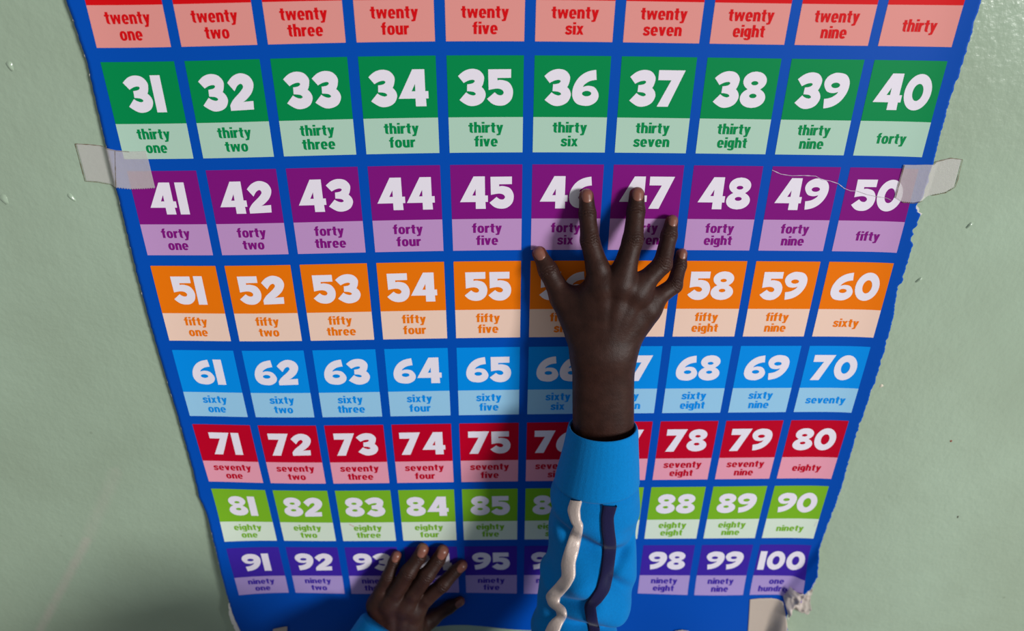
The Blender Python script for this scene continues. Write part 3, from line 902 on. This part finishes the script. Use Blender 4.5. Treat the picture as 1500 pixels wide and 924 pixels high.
def sleeve_pt(py, ang, extra=0.0):
    """ang 0 faces the camera side (-Y), +90 towards +X"""
    c, R = ring_frame(py)
    e1, e0 = ring_frame(min(py + 30, 1060))[0], ring_frame(max(py - 30, 700))[0]
    ax = e1 - e0; ax /= np.linalg.norm(ax)
    X = np.array([1.0, 0, 0]); X = X - ax * (X @ ax); X /= np.linalg.norm(X)
    Y = np.cross(ax, X); Y = Y if Y[1] < 0 else -Y
    f = fold(py, ang)
    ry = min(R * .95, -c[1] - .006) if abs(ang) > 90 else R * .95
    return c + X * math.sin(math.radians(ang)) * (R + extra + f * .35) + Y * math.cos(math.radians(ang)) * (ry + extra + f)
def g(x, w): return math.exp(-(x / w) ** 2)
def fold(py, a):
    f = 0
    f += -.0060 * g(py - (772 + .30 * a), 15) * sm(-75, -45, a) * sm(70, 20, a)          # slanting crease under the cuff
    f += .0034 * g(py - (752 + .30 * a), 13) * sm(80, 20, a)
    f += -.0052 * g(py - (884 + .06 * a), 11) * sm(-90, -40, a)                          # deep crease near the elbow
    f += .0034 * g(py - (858 + .10 * a), 16)
    f += .0042 * g(py - (907 - .10 * a), 14)
    f += -.0046 * g(py - (838 - .42 * a), 9) * sm(-80, -40, a) * sm(10, -20, a)
    f += .0024 * g(py - (815 - .3 * a), 14) * sm(20, -30, a)
    f += -.0040 * g(py - (830 + .5 * (a - 40)), 10) * sm(5, 25, a)
    f += -.0030 * g(py - (800 - .9 * (a - 30)), 11) * sm(10, 25, a) * sm(75, 60, a)
    f += .0034 * noise.noise((py * .028, a * .022, 2.0)) * sm(715, 740, py)
    f *= 1.8 * sm(702, 730, py)
    f += .0022 * g(py - 728, 16) * sm(700, 716, py)
    return f
def tube_mesh(rows, na):
    vs = [p for r in rows for p in r]; fs = []
    for j in range(len(rows) - 1):
        for i in range(na):
            a = j * na + i; b = j * na + (i + 1) % na
            fs.append((a, b, b + na, a + na))
    return vs, fs
NA = 120
pys = list(np.arange(696, 1061, 2.5))
rows = [[sleeve_pt(max(py, 696), 360 * i / NA - 180, -.0016 * sm(712, 698, py)) for i in range(NA)] for py in pys]
jv, jf = tube_mesh(rows, NA)
jv, jf = list(jv), list(jf)
def sweep(path, na=48, wob=.0):
    rr = []
    C = [np.asarray(p[0], float) for p in path]
    for k, (c, R) in enumerate(path):
        c = np.asarray(c, float)
        ax = C[min(k + 1, len(C) - 1)] - C[max(k - 1, 0)]; ax /= np.linalg.norm(ax)
        X = np.cross(ax, [0.0, 1, 0]); X /= np.linalg.norm(X); Y = np.cross(ax, X)
        rr.append([c + (X * math.cos(2 * math.pi * i / na) + Y * math.sin(2 * math.pi * i / na)) * (R + wob * noise.noise((k * .5, i * .2, 1))) for i in range(na)])
    return rr
def lerp_path(keys, n):
    out = []
    for (p, r), (q, s) in zip(keys, keys[1:]):
        for t in np.linspace(0, 1, n, endpoint=False): out.append((np.asarray(p) * (1 - t) + np.asarray(q) * t, r * (1 - t) + s * t))
    return out + [(np.asarray(keys[-1][0], float), keys[-1][1])]
def add(v, f):
    b = len(jv); jv.extend(v); jf.extend([tuple(b + i for i in q) for q in f])
el_end = ring_frame(1055)[0]
add(*tube_mesh(sweep(lerp_path([(el_end + [0, .01, .012], .034), (el_end + [.012, -.03, -.012], .042), (SH_R * .6 + el_end * .4, .046), (SH_R, .054), (SH_R * .5 + SH_L * .5 - [0, 0, .03], .045)], 8), 48, .004), 48))
CL = at(571, 923, .040)                        # left cuff mouth
CLd = at(500, 1040, .085) - CL; CLd /= np.linalg.norm(CLd)
add(*tube_mesh(sweep(lerp_path([(CL + CLd * .050, .0315), (CL + CLd * .058, .036), (EL_L, .043), (EL_L + [.02, -.04, .02], .045), (SH_L, .054), (SH_R * .5 + SH_L * .5 - [0, 0, .03], .045)], 8), 48, .004), 48))
def torso_f(P):
    d = seg(P, SH_R + [-.01, 0, -.004], SH_L + [.01, 0, -.004], .054, .054)
    d = smin(d, seg(P, NECK - [0, 0, .09], HIP + [0, 0, -.01], .104, .108), .06)
    d = smin(d, seg(P, NECK + [0, 0, .008], NECK - [0, 0, .05], .055, .062), .02)
    return d
tv, tf = isomesh(torso_f, (-.30, -.45, -.95), (.25, -.10, -.27), .006)
add(list(tv), [tuple(q) for q in tf])
jacket = plink('jacket', jv, jf, TEAL)
jacket['label'] = 'bright blue jersey jacket with striped sleeves'
sdf = jacket.modifiers.new('soft', 'SUBSURF'); sdf.levels = 1; sdf.render_levels = 1

# right cuff: outer knit from seam to rim, rolled edge, then the dark inside
CU = [(700, 813, 936, .0500), (690, 815.5, 936, .0490), (675, 820, 935.5, .0480), (660, 824, 935, .0470), (645, 827.5, 934.5, .0462), (634, 830, 934.5, .0455), (628, 831.5, 934, .0452)]
def ring_at(l, r, py, o, inset=0.0, na=96, drop=None, wav=0.0):
    c = at((l + r) / 2, py, o); R = np.linalg.norm(at(r, py, o) - at(l, py, o)) / 2 - inset
    ax = np.array([0.02, -.16, -1.0]); ax /= np.linalg.norm(ax)
    X = np.array([1.0, 0, 0]); X = X - ax * (X @ ax); X /= np.linalg.norm(X); Y = np.cross(ax, X); Y = Y if Y[1] < 0 else -Y
    out = []
    for i in range(na):
        a = 2 * math.pi * i / na
        k = 1 + wav * math.sin(a * 40)
        out.append(c + X * math.sin(a) * R * k + Y * math.cos(a) * R * .97 * k)
    return out
rows = [ring_at(815, 934, 706, .0506, .0012), ring_at(812, 936.5, 703, .0502)] + [ring_at(l, r, py, o, 0, wav=.004) for py, l, r, o in CU]
rows += [ring_at(831.5, 934, 624.5, .0450, .0004), ring_at(831.5, 934, 623, .0449, .0012), ring_at(831.5, 934, 624, .0449, .0021)]
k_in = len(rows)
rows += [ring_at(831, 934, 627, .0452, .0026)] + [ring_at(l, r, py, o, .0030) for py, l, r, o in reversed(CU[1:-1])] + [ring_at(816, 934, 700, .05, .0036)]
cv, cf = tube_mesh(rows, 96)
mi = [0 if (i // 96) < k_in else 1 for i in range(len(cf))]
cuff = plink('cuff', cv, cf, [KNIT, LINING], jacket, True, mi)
cuff.modifiers.new('soft', 'SUBSURF').render_levels = 1
# left cuff
keys = [(CL + CLd * .052, .0315), (CL + CLd * .050, .0325), (CL + CLd * .035, .0318), (CL + CLd * .018, .0308), (CL + CLd * .004, .0300), (CL + CLd * .001, .0293), (CL, .0284), (CL + CLd * .002, .0276)]
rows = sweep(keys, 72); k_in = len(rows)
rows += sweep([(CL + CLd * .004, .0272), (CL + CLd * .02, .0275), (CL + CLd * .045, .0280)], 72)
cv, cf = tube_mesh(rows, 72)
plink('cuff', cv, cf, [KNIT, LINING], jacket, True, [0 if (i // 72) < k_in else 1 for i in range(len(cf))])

# stripes sewn down the right sleeve, following its folds
def to_px(p):
    q = ROT @ (np.asarray(p) - CAM); return 750 + F_PX * q[0] / q[2], 462 + F_PX * q[1] / q[2]
def find(px, py):
    v, a = py - 25.0, 0.0
    for _ in range(40):
        X, Y = to_px(sleeve_pt(v, a))
        c, R = ring_frame(v); l, r, o = sl(v)
        v = min(1050, max(698, v + (py - Y) * .6)); a = min(85, max(-85, a + (px - X) / ((r - l) / 2) * 57.3 * .6))
    return v, a
def stripe(path, m, label, n=7):
    P = []
    for (x0, y0, w0), (x1, y1, w1) in zip(path, path[1:]):
        for t in np.linspace(0, 1, n, endpoint=False): P.append((x0 + (x1 - x0) * t, y0 + (y1 - y0) * t, w0 + (w1 - w0) * t))
    P.append(path[-1])
    P = np.array(P)
    for _ in range(3): P[1:-1] = (P[:-2] + 2 * P[1:-1] + P[2:]) / 4
    D = np.gradient(P[:, :2], axis=0); D /= np.linalg.norm(D, axis=1, keepdims=True)
    D = D * .35 + np.array([0, 1.0]) * .65; D /= np.linalg.norm(D, axis=1, keepdims=True)
    rows = []
    prof = [(-1, -.0008), (-.97, .0015), (-.8, .0023), (-.4, .0025), (0, .0025), (.4, .0025), (.8, .0023), (.97, .0015), (1, -.0008)]
    for (x, y, w), d in zip(P, D):
        row = []
        for s, h in prof:
            v, a = find(x + d[1] * s * w / 2, y - d[0] * s * w / 2)
            row.append(sleeve_pt(v, a, h))
        rows.append(row)
    k = len(prof); vs = [p for r in rows for p in r]; fs = []
    for j in range(len(rows) - 1):
        for i in range(k - 1):
            a = j * k + i; fs.append((a, a + k, a + k + 1, a + 1))
    o = plink('stripe', vs, fs, m, jacket, True); o['label'] = label
stripe([(845, 731, 16), (841, 746, 17.5), (844, 762, 14), (848, 769, 13), (845, 780, 17), (838, 806, 20), (833, 824, 20), (834, 843, 19), (825, 857, 21), (811, 873, 21), (812, 884, 15), (822, 892, 14), (824, 901, 14), (815, 912, 19), (808, 928, 20), (803, 950, 19)], SILVER, 'silvery pale braid stripe')
stripe([(893, 739, 20), (889, 756, 18), (890, 775, 19), (892.5, 794, 19), (891, 815, 18), (888, 840, 18), (883, 862, 19), (873, 877, 18), (864, 886, 17), (866, 901, 17), (869, 917, 16), (871, 940, 16), (871, 960, 16)], NAVY, 'navy blue stripe')

# trousers, shoes, hair, eyes: the part of the child below the picture
def trousers_f(P):
    d = seg(P, HIP + [0, 0, .03], HIP, .094, .100)
    for s in (-1, 1):
        hip = HIP + [s * .052, 0, 0]; kn = np.array([hip[0] + s * .004, -.285, -1.055]); an = np.array([hip[0] + s * .006, -.305, FLOOR + .085])
        d = smin(d, seg(P, hip, kn, .074, .055), .02); d = smin(d, seg(P, kn, an, .055, .046), .02)
    return d
plink('trousers', *isomesh(trousers_f, (-.20, -.45, FLOOR), (.16, -.17, -.64), .007), fabric('navy_trousers', (30, 34, 62)))
for s in (-1, 1):
    ax_ = HIP[0] + s * .058
    def shoe_f(P):
        d = seg(P, (ax_, -.318, FLOOR + .034), (ax_ + s * .008, -.195, FLOOR + .028), .034, .028)
        d = smin(d, seg(P, (ax_, -.312, FLOOR + .03), (ax_, -.308, FLOOR + .075), .034, .036), .015)
        return np.maximum(d, (FLOOR + .001) - P[:, 2])
    plink('shoe', *isomesh(shoe_f, (ax_ - .06, -.37, FLOOR - .01), (ax_ + .06, -.14, FLOOR + .13), .004), mat('black_shoe', lin(28, 28, 30), .5))
    ev, ef = isomesh(lambda P: ball(P, HEAD_C + [s * .028, .062, .004], .011), HEAD_C + [s * .028 - .015, .045, -.012], HEAD_C + [s * .028 + .015, .080, .02], .002)
    plink('eye', ev, ef, mat('eye_white', lin(225, 220, 210), .2))
def hair_f(P):
    d = ball(P, HEAD_C + [0, -.018, .018], (.078, .088, .081))
    cut = (P[:, 2] - HEAD_C[2] - .010) * .75 - (P[:, 1] - HEAD_C[1] - .018) * .75
    return np.maximum(d, -(cut + .018))
hm = mat('black_hair', lin(20, 17, 16), .8, .2); bump_noise(hm, [(260, 3, 1.0)], .003)
plink('hair', *isomesh(hair_f, HEAD_C - .12, HEAD_C + .12, .004), hm)
